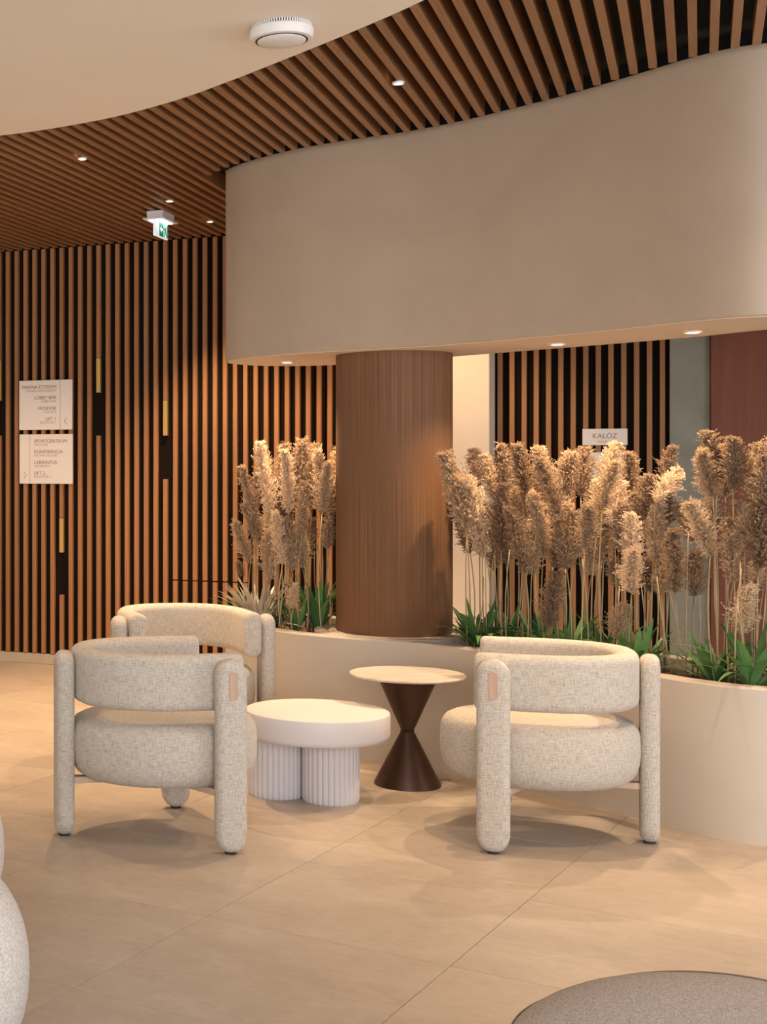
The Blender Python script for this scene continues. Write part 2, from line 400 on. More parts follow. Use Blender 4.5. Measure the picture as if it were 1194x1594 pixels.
# ------------------------------------------------------------------ ceiling
edge = [(-4.9, 7.3), (-3.0, 7.25), (-1.5, 7.1), (-0.6, 6.92), (0, 6.70), (.427, 6.41), (.709, 6.09), (.889, 5.795), (1.084, 5.42), (1.26, 5.06), (1.393, 4.75), (1.58, 4.2), (1.8, 3.5), (2.1, 2.6), (2.5, 1.4), (3.0, 0), (3.6, -3)]
ec = catmull(edge, 6)
bm = bmesh.new(); poly = ec+[(-4.9, -3)]
prism(bm, list(reversed(poly)), 2.93, 2.99); fix_normals(bm)
ceil = structure(obj('ceiling', bm, M['ceiling']))
bm = bmesh.new(); add_box(bm, -5, 7.5, -3, 12, 3.02, 3.1); obj('backing_panel', bm, M['black'], ceil)
SD = -WN      # slats run along the wall normal
fr_off = offset(plan, -0.085)
def seg_hits(t):      # crossings of the slat line with a polyline, as distances from the wall
    o = WP+WD*t; out = {}
    for nm, pl, cl in (('edge', ec, False), ('plan', fr_off, True)):
        hs = []; n = len(pl)
        for i in range(n if cl else n-1):
            a = Vector(pl[i]); b = Vector(pl[(i+1) % n]); e = b-a; d = WN; den = d.x*e.y-d.y*e.x
            if abs(den) < 1e-9: continue
            s = ((a.x-o.x)*e.y-(a.y-o.y)*e.x)/den; q = ((a.x-o.x)*d.y-(a.y-o.y)*d.x)/den
            if 0 <= q <= 1 and s > 0: hs.append(s)
        out[nm] = sorted(hs)
    return out
srot = math.atan2(SD.y, SD.x)-PI/2
for i in range(-46, 100):
    t = T0+(i+0.5)*PITCH; h = seg_hits(t)
    far = h['plan'][-1] if h['plan'] else 0.005       # distance from the wall where the slat starts
    near = min([s for s in h['edge'] if s > far] or [13.0])+(-0.02)
    if near-far < 0.15: continue
    lim_y = (-2.9-WP.y-WD.y*t)/WN.y; near = min(near, lim_y)
    a = WP+WD*t+WN*near
    if a.x > 7.3: continue
    L = near-far
    bm = bmesh.new(); add_box(bm, -0.0145, 0.0145, 0, L, 0, 0.088, None, 0.0015)
    o = obj('slat', bm, M['slat_ceiling'], ceil); o.location = (a.x, a.y, 2.93); o.rotation_euler = (0, 0, srot)

# smoke detector
det = thing('smoke_detector', 'round white vented smoke detector mounted on the plaster ceiling', 'smoke detector', (0.98, 5.03, 2.93))
bm = bmesh.new(); lathe(bm, [(0.098, 0), (0.098, -0.012)], 64); obj('base', bm, M['metal_black'], det, True, 40)
bm = bmesh.new()
for k in range(72):
    a = 2*PI*k/72; add_box(bm, -0.0022, 0.0022, -0.004, 0.004, -0.013, 0, Matrix.Rotation(a, 4, 'Z') @ Matrix.Translation((0, -0.1, 0)))
obj('vent_ribs', bm, M['white'], det)
bm = bmesh.new(); lathe(bm, [(0.104, -0.011), (0.109, -0.015), (0.110, -0.022), (0.109, -0.040), (0.104, -0.048), (0.090, -0.050)], 64); fix_normals(bm); obj('housing', bm, M['white'], det, True, 40)
bm = bmesh.new(); ring_loop(bm, 0.082, 0.090, -0.0515, -0.049, 64); fix_normals(bm); obj('gap_ring', bm, M['metal_black'], det)
bm = bmesh.new(); lathe(bm, [(0.083, -0.049), (0.083, -0.054), (0.078, -0.057), (0.02, -0.058)], 64); fix_normals(bm); obj('sensor_cover', bm, M['white'], det, True, 40)

# ceiling spots in the slot between slats
def downlight(loc, label, group, m='lamp_warm', r=0.03, power=0, tgt=None, angle=70, tint=WARM, bright=None):
    t = thing('downlight', label, 'downlight', loc, 0, group)
    bm = bmesh.new(); ring_loop(bm, r*0.72, r, -0.006, 0.001, 32); fix_normals(bm); obj('trim_ring', bm, M['white'], t, True, 30)
    bm = bmesh.new(); lathe(bm, [(r*0.74, -0.001), (r*0.74, -0.003)], 24); fix_normals(bm); obj('lens', bm, M[m], t)
    if power:
        tg = tgt or (loc[0], loc[1], 0); spot('downlight_lamp', (loc[0], loc[1], loc[2]-0.015), tg, power, tint, angle, 0.7, 0.02)
    return t
for (x, y, lab, p, tg) in [(128, 246, 'small round spotlight glowing among ceiling slats nearest the plaster ceiling, left of exit sign', 130, (0.2, 7.2, 0)),
                       (264, 312, 'small round spotlight glowing in ceiling slats just above the exit sign', 90, (0.95, 8.3, 0)),
                       (327, 344, 'small round spotlight glowing in ceiling slats beside the bulkhead corner, right of exit sign', 120, (1.3, 9.1, 0)),
                       (620, 128, 'small swivel spotlight between the wide ceiling slats above the middle of bulkhead', 30, (1.1, 5.1, 0))]:
    Z = (TOP-1.4)*F/(725-y); downlight((x*Z/F, Z, TOP-0.001), lab, None, 'lamp_warm', 0.024, p, tg, 84)
for (x, y, lab, p) in [(447, 562, 'recessed round downlight under the bulkhead left of the column', 52),
                       (867, 534, 'recessed round downlight under the bulkhead above the dark slats right of the column', 56),
                       (1078, 515, 'recessed round downlight under the bulkhead above the grey pillar, rightmost', 40)]:
    Z = (1.952-1.4)*F/(725-y); downlight((x*Z/F, Z, 1.9485), lab, 'downlights under the bulkhead', 'lamp_warm', 0.036, p, (x*Z/F, Z, 0), 130, WARM2)
spot('niche_spot_light', (2.35, 8.05, 2.9), (2.45, 8.75, 1.2), 70, WARM, 90, 0.8)

# exit sign
Z = 8.75; ex = thing('exit_sign', 'lit green and white emergency exit sign hanging under the slatted ceiling', 'exit sign', (250/F*Z, Z, 2.928), srot)
bm = bmesh.new(); ex.scale = (0.8, 0.8, 0.8); loops(bm, [[(sx*0.065, sy*0.13, 0) for sx, sy in ((-1, -1), (1, -1), (1, 1), (-1, 1))], [(sx*0.062, sy*0.125, -0.05) for sx, sy in ((-1, -1), (1, -1), (1, 1), (-1, 1))],
    [(sx*0.085, sy*0.16, -0.056) for sx, sy in ((-1, -1), (1, -1), (1, 1), (-1, 1))], [(sx*0.085, sy*0.16, -0.064) for sx, sy in ((-1, -1), (1, -1), (1, 1), (-1, 1))]]); fix_normals(bm)
obj('housing', bm, M['white'], ex)
bm = bmesh.new(); add_box(bm, -0.055, 0.055, -0.12, 0.12, -0.068, -0.063); obj('light_bar', bm, M['sign_lamp'], ex)
bm = bmesh.new(); add_box(bm, -0.009, 0.009, -0.14, 0.14, -0.185, -0.066, None, 0.002); pl_ = obj('sign_plate', bm, M['sign_glow'], ex)
fx = 0.0095
bm = bmesh.new(); add_box(bm, fx, fx+0.002, -0.055, 0.035, -0.178, -0.074); obj('green_field', bm, M['sign_green'], ex)
def flat(bm, pts, x0, x1):
    loops(bm, [[(x0, y, z) for y, z in pts], [(x1, y, z) for y, z in pts]])
bm = bmesh.new()
flat(bm, [(-0.045, -0.125), (-0.015, -0.098), (-0.015, -0.115), (0.022, -0.115), (0.022, -0.135), (-0.015, -0.135), (-0.015, -0.152)], fx, fx+0.0032); fix_normals(bm); obj('arrow', bm, M['sign_glow'], ex)
bm = bmesh.new()      # running figure and door
for pts in ([(0.062, -0.085), (0.072, -0.079), (0.08, -0.087), (0.074, -0.096), (0.065, -0.095)], [(0.06, -0.1), (0.09, -0.1), (0.085, -0.135), (0.065, -0.135)],
            [(0.065, -0.13), (0.078, -0.13), (0.056, -0.172), (0.045, -0.168)], [(0.078, -0.13), (0.09, -0.132), (0.104, -0.158), (0.095, -0.165)],
            [(0.06, -0.1), (0.062, -0.108), (0.044, -0.124), (0.04, -0.118)], [(0.11, -0.078), (0.128, -0.078), (0.128, -0.175), (0.11, -0.175)]):
    flat(bm, pts, fx, fx+0.002)
fix_normals(bm); obj('running_figure', bm, M['sign_green'], ex)

# ------------------------------------------------------------------ wall signs
def text_mesh(txt, size, align, loc, parent, m, name='lettering'):
    cu = bpy.data.curves.new('text', 'FONT'); cu.body = txt; cu.size = size; cu.align_x = align; cu.extrude = 0.0004
    to = bpy.data.objects.new('text', cu); C.objects.link(to)
    dg = bpy.context.evaluated_depsgraph_get(); me = bpy.data.meshes.new_from_object(to.evaluated_get(dg))
    bpy.data.objects.remove(to); me.name = name; me.materials.clear(); me.materials.append(m)
    o = bpy.data.objects.new(name, me); C.objects.link(o); o.parent = parent; o.location = loc; o.rotation_euler = (PI/2, 0, 0); return o
def sign(x0, x1, y0, y1, label, rows, cat='sign', divider=None, arrow=None, dy=-0.022, h=None):
    t0, t1 = wall_t(x0), wall_t(x1); tm = (t0+t1)/2; Z = WP.y+tm*WD.y
    zt, zb = 1.4-(y0-725)*Z/F, 1.4-(y1-725)*Z/F
    p = WP+WD*tm+WN*(-dy)
    s = thing('wall_sign', label, cat, (p.x, p.y, zb), wrot); W = t1-t0; H = zt-zb
    bm = bmesh.new(); add_box(bm, -W/2, W/2, 0, 0.016, 0, H, None, 0.0015); obj('board', bm, M['sign_board'], s)
    for (txt, sz, al, fx_, fz, mm) in rows: text_mesh(txt, sz, al, (-W/2+fx_*W, -0.0008, fz*H), s, M[mm])
    if divider is not None:
        bm = bmesh.new(); add_box(bm, -0.0015, 0.0015, -0.001, 0.001, 0, H); o = obj('divider_line', bm, M['letters_pale'], s); o.location = (-W/2+divider*W, 0, 0)
    if arrow:
        ax, az, d = arrow; bm = bmesh.new()
        for sg in (1, -1):
            tube(bm, [(0, 0, 0), (d*0.016, 0, sg*0.022)], 0.0015, 4)
        o = obj('arrow', bm, M['letters'], s); o.location = (-W/2+ax*W, -0.001, az*H)
    return s
L1, L2 = 'letters', 'letters_pale'
r1 = []
for k, (a, b) in enumerate([('MARINA ÉTTEREM', 'MARINA RESTAURANT'), ('LOBBY BÁR', 'LOBBY BAR'), ('MOSDÓK', 'TOILETTE'), ('LIFT 1', 'ELEVATOR 1')]):
    r1 += [(a, 0.033, 'RIGHT', 0.71, 0.83-k*0.215, L1), (b, 0.023, 'RIGHT', 0.71, 0.765-k*0.215, L2)]
sign(31.8, 114, 592, 669, 'square cream direction sign on the slat wall, upper of two, arrow pointing left', r1, 'sign', 0.78, (0.86, 0.17, 1))
r2 = []
for k, (a, b) in enumerate([('SPORTCENTRUM', 'WELLNESS'), ('KONFERENCIA', 'MEETING ROOMS'), ('LABIRINTUS', 'LABYRINTH'), ('LIFT 2', 'ELEVATOR 2')]):
    r2 += [(a, 0.033, 'LEFT', 0.28, 0.83-k*0.215, L1), (b, 0.023, 'LEFT', 0.28, 0.765-k*0.215, L2)]
sign(32.2, 114.6, 676, 753, 'square cream direction sign on the slat wall, lower of two, arrow pointing right', r2, 'sign', 0.2, (0.13, 0.17, -1))
sign(907, 977, 667.5, 693, 'small pale room sign on the slats right of the column, just above the grasses', [('KALÓZ', 0.042, 'CENTER', 0.5, 0.42, L1), ('TERASZ', 0.016, 'CENTER', 0.45, 0.16, L2)])
sign(900, 972, 704, 745, 'small pale plate on the slats mostly hidden by plumes, below the room sign', [])

# ------------------------------------------------------------------ armchairs
def leg_bm():
    bm = bmesh.new(); W = 0.058; T = 0.034; z0 = 0.005; z1 = 0.702; rb = 0.052; r = 0.029; rings = []
    prof = []
    K = 5
    for k in range(K+1): a = PI/2*(1-k/K); prof.append((r*(1-math.cos(a)), -(T-r)-r*math.sin(a)))
    prof2 = [(i, -y) for i, y in reversed(prof)]
    for ins_, y in prof+prof2:
        w_ = W-ins_; pts = []
        rr = w_; zt = z1-ins_
        for k in range(13): a = PI*k/12; pts.append((w_*math.cos(a), y, zt-rr+rr*math.sin(a)))
        rb_ = max(0.02, rb-ins_); zb = z0+ins_
        for k in range(7): a = PI/2*k/6; pts.append((-w_+rb_-rb_*math.cos(a), y, zb+rb_*1.25-rb_*1.25*math.sin(a)))
        for k in range(7): a = PI/2*(1-k/6); pts.append((w_-rb_+rb_*math.cos(a), y, zb+rb_*1.25-rb_*1.25*math.sin(a)))
        rings.append(pts)
    loops(bm, rings); fix_normals(bm); return bm
def band_bm():
    bm = bmesh.new(); a = 0.2775; path = []
    for k in range(5): path.append((a-0.004+0.004*k/4, 0.205-0.035*k))
    N = 40; yc = 0.03; b_ = 0.3375; e = 2/2.35
    for k in range(1, N):
        ph = PI*k/N; c, s = math.cos(ph), math.sin(ph)
        path.append((a*math.copysign(abs(c)**e, c), yc-b_*abs(s)**e))
    for k in range(5): path.append((-(a-0.004*k/4), 0.065+0.035*k))
    # rounded section: half thickness 0.0425, half height 0.1035
    def section(ins_):
        ht, hh, r = 0.0425-ins_, 0.1035-ins_, 0.034; r = min(r, ht-0.001); pts = []
        for cx, cz, a0 in ((ht-r, hh-r, 0), (-(ht-r), hh-r, PI/2), (-(ht-r), -(hh-r), PI), (ht-r, -(hh-r), 1.5*PI)):
            for k in range(6): an = a0+PI/2*k/5; pts.append((cx+r*math.cos(an), cz+r*math.sin(an)))
        return pts
    P = [Vector(p) for p in path]; rings = []; R_ = 0.018
    T0_, T1_ = (P[0]-P[1]).normalized(), (P[-1]-P[-2]).normalized()
    full = [(P[0]+T0_*R_*math.sin(q), T0_*-1, R_*(1-math.cos(q))) for q in (PI/2, PI/3, PI/6)]
    for k, p in enumerate(P):
        t = (P[min(k+1, len(P)-1)]-P[max(k-1, 0)]).normalized(); full.append((p, t, 0))
    full += [(P[-1]+T1_*R_*math.sin(q), T1_, R_*(1-math.cos(q))) for q in (PI/6, PI/3, PI/2)]
    for p, t, ins_ in full:
        nn = Vector((-t.y, t.x)); rings.append([(p.x+nn.x*u, p.y+nn.y*u, 0.609+v) for u, v in section(ins_)])
    loops(bm, rings); fix_normals(bm); return bm
def seat_bm():
    bm = bmesh.new(); prof = [(0.03, 0.459), (0.12, 0.4585), (0.22, 0.456), (0.28, 0.453), (0.314, 0.447), (0.334, 0.437), (0.346, 0.421), (0.3515, 0.400), (0.3535, 0.365), (0.3535, 0.325), (0.350, 0.293), (0.342, 0.264), (0.327, 0.241), (0.303, 0.225), (0.265, 0.217), (0.15, 0.213), (0.03, 0.213)]
    lathe(bm, prof, 72, 0, 0.002, 0.935, 1.015); fix_normals(bm); return bm
chair_parts = None
def make_chair():
    t = thing('armchair', 'x', 'armchair')
    s = obj('seat', seat_bm(), M['linen'], t, True, 50); box_uv(s.data, True)
    b = obj('backrest', band_bm(), M['linen'], t, True, 50); box_uv(b.data, True)
    lm = None
    for (x, y, a) in ((0, -0.385, 0), (0.355, 0.155, R(90)), (-0.355, 0.155, R(-90))):
        if lm is None: l = obj('leg', leg_bm(), M['linen'], t, True, 50); lm = l.data; box_uv(lm)
        else: l = bpy.data.objects.new('leg', lm); C.objects.link(l); l.parent = t
        l.location = (x, y, 0); l.rotation_euler = (0, 0, a)
        bm = bmesh.new(); w_ = 0.0165; pts = []
        for k in range(13): q = PI*k/12; pts.append((w_*math.cos(q), 0.659-w_+w_*math.sin(q)))
        for k in range(13): q = PI+PI*k/12; pts.append((w_*math.cos(q), 0.558+w_+w_*math.sin(q)))
        loops(bm, [[(x_, -0.0365, z_) for x_, z_ in [(px_*0.93, (pz-0.6085)*0.98+0.6085) for px_, pz in pts]], [(x_, -0.0352, z_) for x_, z_ in pts], [(x_, -0.03, z_) for x_, z_ in pts]]); fix_normals(bm)
        obj('wood_inlay', bm, M['inlay'], l)
        bm = bmesh.new(); lathe(bm, [(0.021, 0), (0.022, 0.008)], 20); fix_normals(bm); obj('glider', bm, M['metal_black'], l)
        d = Vector((x, y)).normalized(); ln = Vector((x, y)).length-0.03
        bm = bmesh.new(); add_box(bm, -0.022, 0.022, 0.03, ln, 0.198, 0.222, None, 0.002)
        r = obj('rail', bm, M['trim_wood'], t); r.rotation_euler = (0, 0, math.atan2(d.y, d.x)-PI/2)
    bm = bmesh.new(); lathe(bm, [(0.22, 0.216), (0.22, 0.228)], 40, 0, 0.0); fix_normals(bm); obj('seat_base', bm, M['metal_black'], t)
    return t
def kids(o): return [c for c in bpy.data.objects if c.parent == o]
def dup(root, label=None, **kw):
    r = root.copy(); C.objects.link(r)
    if label: r['label'] = label
    for ch in kids(root):
        c = ch.copy(); C.objects.link(c); c.parent = r
        for g in kids(ch): d = g.copy(); C.objects.link(d); d.parent = c
    return r
ch0 = make_chair(); ch0['group'] = 'linen armchairs around the low tables'
ch0['label'] = 'beige linen armchair at front left, its curved back turned to the camera'
def seat_at(o, A, side, th):      # side +1 or -1: which front leg stands at point A
    ex = Vector((math.cos(th), math.sin(th))); ey = Vector((-math.sin(th), math.cos(th)))
    c = Vector(A)-ex*0.355*side-ey*0.155; o.location = (c.x, c.y, 0); o.rotation_euler = (0, 0, th)
seat_at(ch0, (0.833, 5.22), 1, R(279.2))
c2 = dup(ch0, 'beige linen armchair on the right in front of the planter, seat facing left'); seat_at(c2, (1.783, 5.225), -1, R(69.6))
c3 = dup(ch0, 'beige linen armchair at the back beside the slat wall, inner backrest facing us'); c3.location = (0.884, 6.93, 0); c3.rotation_euler = (0, 0, R(97.8+90))

# ------------------------------------------------------------------ coffee table
ct = thing('coffee_table', 'low round white coffee table with thick top and fluted drum legs', 'coffee table', (1.335, 6.09, 0))
bm = bmesh.new(); lathe(bm, [(0.270, 0.262), (0.288, 0.264), (0.297, 0.272), (0.30, 0.285), (0.30, 0.362), (0.297, 0.369), (0.29, 0.372), (0.05, 0.372)], 96); fix_normals(bm); obj('tabletop', bm, M['white_table'], ct, True, 40)
def fluted():
    bm = bmesh.new(); n = 30*8; r0 = 0.119; rings = []
    for z, k in ((0.0, 0.96), (0.012, 0.995), (0.03, 1), (0.262, 1)):
        rings.append([((r0*k-0.0065*(1-abs(math.sin(PI*i/8))**0.4))*math.cos(2*PI*i/n), (r0*k-0.0065*(1-abs(math.sin(PI*i/8))**0.4))*math.sin(2*PI*i/n), z) for i in range(n)])
    loops(bm, rings); fix_normals(bm); return bm
lm = None
for (x, y) in ((1.385, 6.055), (1.178, 6.165), (1.38, 6.292)):
    if lm is None: l = obj('leg', fluted(), M['white_table'], ct, True, 50); lm = l.data
    else: l = bpy.data.objects.new('leg', lm); C.objects.link(l); l.parent = ct
    l.location = (x-1.335, y-6.09, 0)

# side table
st = thing('side_table', 'small hourglass side table with brown double-cone base and pale stone top', 'side table', (1.79, 6.35, 0))
bm = bmesh.new(); lathe(bm, [(0.10, 0.474), (0.243, 0.476), (0.248, 0.480), (0.248, 0.485), (0.246, 0.487), (0.03, 0.487)], 96); fix_normals(bm); obj('tabletop', bm, M['stone_top'], st, True, 40)
bm = bmesh.new(); lathe(bm, [(0.141, 0), (0.143, 0.003), (0.142, 0.008), (0.0275, 0.236)], 72); fix_normals(bm); obj('lower_cone', bm, M['brown_metal'], st, True, 40)
bm = bmesh.new(); lathe(bm, [(0.029, 0.235), (0.031, 0.238), (0.029, 0.241)], 40); fix_normals(bm); obj('collar', bm, M['brown_metal'], st, True, 60)
bm = bmesh.new(); lathe(bm, [(0.0275, 0.240), (0.130, 0.474)], 72); fix_normals(bm); obj('upper_cone', bm, M['brown_metal'], st, True, 40)

# ------------------------------------------------------------------ poufs at the lower corners
def superell(bm, rx, rz, zc, e=0.85, nx=48, nz=24, sy=1.0):
    rings = []
    for k in range(1, nz):
        a = -PI/2+PI*k/nz; c, s = math.cos(a), math.sin(a)
        r = rx*abs(c)**e; z = zc+rz*math.copysign(abs(s)**e, s)
        rings.append([(r*math.cos(2*PI*i/nx), r*sy*math.sin(2*PI*i/nx), max(0, z)) for i in range(nx)])
    loops(bm, rings); fix_normals(bm)
def pouf(loc, label, rx=0.37, rz=0.29):
    t = thing('pouf', label, 'pouf', loc, 0, 'pale boucle poufs at the left edge')
    bm = bmesh.new(); superell(bm, rx, rz, rz, 0.86); obj('cushion', bm, M['boucle'], t, True)
    k = 0.70; zz = rz+rz*(1-(0.70)**(2/0.86))**(0.43)
    bm = bmesh.new(); n = 64
    pts = [(rx*k*math.cos(2*PI*i/n), rx*k*math.sin(2*PI*i/n), zz) for i in range(n+1)]; tube(bm, pts, 0.004, 6); obj('seam', bm, M['boucle'], t, True)
    return t
pouf((0.068-0.372, 3.2, 0), 'pale speckled boucle pouf cut by the left edge, nearest the camera')
pouf((0.015-0.372, 4.2, 0), 'pale boucle pouf at the left edge, barely in view behind the nearer one')
ot = thing('ottoman', 'taupe woollen ottoman with a stitched seam at the bottom right corner', 'ottoman', (1.36, 2.50, 0), R(-12))
bm = bmesh.new(); nx, nz = 72, 28; rings = []
def ott(a, ph):
    c, s = math.cos(ph), math.sin(ph); e = 0.62
    rr = 0.475*(1+0.05*math.cos(2*a+0.6)+0.02*math.cos(3*a+1)); r = rr*abs(c)**e; z = 0.215+0.215*math.copysign(abs(s)**e, s)
    return Vector((r*math.cos(a), r*0.92*math.sin(a), z+0.018*abs(s)*math.cos(a-2.1)*(r/0.45)))
for k in range(1, nz):
    ph = -PI/2+PI*k/nz; rings.append([ott(2*PI*i/nx, ph) for i in range(nx)])
loops(bm, rings); fix_normals(bm)
for v in bm.verts: v.co.z = max(0, v.co.z)
obj('cushion', bm, M['wool'], ot, True)
bm = bmesh.new(); pts = []
for i in range(121):
    a = 2*PI*i/120; ph = R(28)+R(44)*max(0, math.cos(a-R(45))); pts.append(ott(a, ph)+Vector((0, 0, 0.001)))
tube(bm, pts, 0.002, 6); obj('seam', bm, mat('seam_thread', (0.16, 0.12, 0.10), 0.9)[0], ot, True)

# ------------------------------------------------------------------ dry grasses
def plume_mesh(seed):
    rnd = random.Random(seed); bm = bmesh.new(); bend = rnd.uniform(0.04, 0.16); fat = rnd.uniform(0.85, 1.2)
    ax = lambda s: Vector((bend*s*s, 0.0, s))
    for k in range(9):
        pass
    tube(bm, [ax(s/6) for s in range(7)], [0.006, 0.006, 0.005, 0.004, 0.003, 0.002, 0.001], 4)
    def flake(p, d, L, wd):
        side = d.cross(Vector((rnd.uniform(-1, 1), rnd.uniform(-1, 1), rnd.uniform(-1, 1))))
        if side.length < 1e-4: return
        side = side.normalized()*wd
        a, b, c, e = bm.verts.new(p), bm.verts.new(p+d*L*0.5+side), bm.verts.new(p+d*L), bm.verts.new(p+d*L*0.5-side)
        bm.faces.new((a, b, c, e))
    NB = 400
    for k in range(NB):
        s = 0.0+0.95*(k/NB)**0.95; az = k*2.39996+rnd.uniform(-.9, .9)
        prof = max(0.05, min(1, (s+0.10)*3.2)*(1-s)**0.62*1.12)*fat
        cl = 0.8+0.35*math.sin(az*2+s*9+seed)*math.sin(s*23+seed*1.7); L = (0.33*prof+0.045)*rnd.uniform(0.6, 1.12)*cl; out = rnd.uniform(0.25, 0.62)*(1.1-0.45*s)
        o_ = Vector((math.cos(az), math.sin(az), 0)); p = ax(s); m_ = 10
        d = (Vector((0, 0, 1))+o_*out).normalized()
        for j in range(m_):
            q = (j+0.6)/m_; c = p+d*L*q+o_*0.05*q*q+Vector((0, 0, -0.05*q*q*q*out*2))
            dd = (d+Vector((rnd.uniform(-1, 1), rnd.uniform(-1, 1), rnd.uniform(-.8, .6)))*0.55).normalized()
            flake(c, dd, rnd.uniform(0.035, 0.055)*(1.1-0.4*q), rnd.uniform(0.007, 0.013))
    me = bpy.data.meshes.new('plume'); bm.to_mesh(me); bm.free(); me.materials.append(M['plume']); return me
plumes = [plume_mesh(40+k) for k in range(8)]
bm = bmesh.new(); tube(bm, [(0.02*math.sin(PI*s/5), 0, s/5) for s in range(6)], 1.0, 5)
for v in bm.verts: pass
stem_me = bpy.data.meshes.new('stem')
bm.free(); bm = bmesh.new()
for k in range(6):
    pass
rings = [[((0.0036-0.001*s/5)*math.cos(2*PI*i/5)+0.018*math.sin(PI*s/5), (0.0036-0.001*s/5)*math.sin(2*PI*i/5), s/5) for i in range(5)] for s in range(6)]
loops(bm, rings); fix_normals(bm); bm.to_mesh(stem_me); bm.free(); stem_me.materials.append(M['stem'])
for p in stem_me.polygons: p.use_smooth = True
# picture column of the planter front and back, to find the depth of a stem
def depth_at(x, which):
    pl = catmull(front, 5) if which == 'f' else catmull(back, 5)
    best = None
    for a, b in zip(pl[:-1], pl[1:]):
        xa, xb = a[0]/a[1]*F, b[0]/b[1]*F
        if min(xa, xb) <= x <= max(xa, xb) and abs(xb-xa) > 1e-6:
            k = (x-xa)/(xb-xa); z = a[1]+(b[1]-a[1])*k
            if best is None or (z > best if which == 'b' else z < best): best = z
    return best
def orient(o, a, b, roll):
    d = b-a; q = d.to_track_quat('Z', 'Y'); o.location = a; o.rotation_mode = 'QUATERNION'
    from mathutils import Quaternion
    o.rotation_quaternion = q @ Quaternion((0, 0, 1), roll); return d.length
grasses = []
def grass(tx, ty, hx, hy, row=0.5, fat=1.0, sx=None):
    """tip and foot of the head as picture points, row 0..1 from planter front to back"""
    bx = sx if sx is not None else hx+(hx-tx)*0.18+random.uniform(-6, 6)
    bx = max(372, bx)
    f, b = depth_at(bx, 'f'), depth_at(bx, 'b')
    if f is None: f = 5.3
    if b is None: b = f+0.45
    Z = f+0.12+row*(b-f-0.24)
    base = Vector((bx*Z/F, Z, 0.525))
    cx, cy = base.x-COLX, base.y-COLY
    dd = math.hypot(cx, cy)
    if dd < 0.31:
        base.x = COLX+cx/dd*0.32; base.y = COLY+cy/dd*0.32; Z = base.y
    hd = px(hx, hy, Z+random.uniform(-.03, .03)); tp = px(tx, ty, Z+random.uniform(-.07, .07))
    t = bpy.data.objects.new('pampas_plume', None); C.objects.link(t); t.empty_display_size = 0.05; t.location = base
    s = bpy.data.objects.new('stem', stem_me); C.objects.link(s); s.parent = t
    ln = orient(s, Vector((0, 0, 0)), hd-base, random.uniform(0, 6.28)); s.scale = (1, 1, ln*1.02)
    p = bpy.data.objects.new('plume_head', random.choice(plumes)); C.objects.link(p); p.parent = t
    ln = orient(p, hd-base, tp-base, random.uniform(0, 6.28)); k = ln*0.93; ww = min(1.5, max(0.95, 0.30/ln))*fat; p.scale = (k*ww, k*ww, k)
    grasses.append((t, tx, ty, hx, hy, row))
left_clump = [(396,681,424,795,.4),(370,722,398,800,.5),(398,730,393,800,.7),(366,808,390,878,.3),(380,776,412,858,.2),(408,686,432,785,.6),(437,684,442,790,.8),(463,676,456,795,.5),
    (450,692,449,800,.3),(490,681,486,795,.6),(478,690,475,780,.8),(501,692,498,800,.4),(523,690,511,800,.7),(508,788,510,855,.3),(430,790,440,880,.1),(447,800,456,890,.15),
    (463,805,471,885,.3),(410,818,420,905,.1),(482,800,481,870,.8),(507,715,502,800,.2),(424,722,431,810,.9),(367,872,379,896,.6),(456,905,456,948,.1),(395,790,415,850,.8),(418,770,428,850,.4),(470,740,470,830,.2),(440,740,446,830,.6)]
for a in left_clump: grass(*a, fat=1.03)
def zz(x, y): return (680+x/2.323, 500+y/2.323)
right_raw = [(45,450,108,760,.05),(140,450,152,600,.9),(245,430,262,650,.9),(300,430,330,640,.6),(365,440,395,640,.8),(475,458,455,640,.7),(120,530,165,860,.3),(222,570,235,830,.3),(185,465,215,650,.8),
    (285,650,320,915,.1),(95,700,120,840,.8),(370,600,385,860,.4),(380,480,440,700,.3),(545,440,520,640,.6),(640,418,600,600,.8),(632,490,600,680,.2),(712,460,690,640,.7),(665,560,640,740,.3),
    (560,650,535,820,.05),(770,540,740,720,.5),(885,520,790,660,.4),(848,445,820,570,.9),(670,640,655,830,.4),(500,640,500,860,.3),(800,650,790,880,.5),(620,700,590,880,.6),(720,680,700,900,.3),
    (345,700,350,920,.6),(240,700,250,880,.7),(420,720,440,900,.5),(460,700,470,900,.2),(550,780,560,920,.8),(690,810,705,985,.1),(655,1010,655,1150,.0),(425,890,405,1110,.1),(860,740,862,985,.3),
    (760,850,770,980,.7),(800,850,812,985,.4),(640,850,650,960,.7),(180,640,180,860,.5),(205,760,205,900,.9),(270,560,290,760,.5),(80,560,110,780,.4),(430,560,450,760,.9),(590,560,580,760,.5),
    (330,560,340,740,.7),(740,600,735,780,.8),(830,600,820,760,.7)]
for a in right_raw:
    t = zz(a[0], a[1]); h = zz(a[2], a[3]); grass(t[0], t[1], h[0], h[1], a[4], 1.2)
far_raw = [(930,620,990,855,.3),(1000,380,1015,600,.7),(1080,405,1070,610,.4),(1145,420,1160,700,.5),(1190,400,1200,640,.6),(1060,690,1072,950,.3),(940,820,930,1000,.6),(885,640,930,800,.8),
    (1040,430,1045,640,.9),(945,460,1000,640,.6),(1170,470,1190,700,.2),(1000,560,1010,760,.7),(1110,640,1115,800,.8),(1085,740,1230,690,.3),(1180,560,1165,900,.3),(1215,500,1205,800,.5),(1230,620,1220,900,.3),
    (1100,960,1110,1130,.4),(1250,420,1245,640,.5),(1150,860,1155,960,.6),(1280,500,1270,760,.4)]
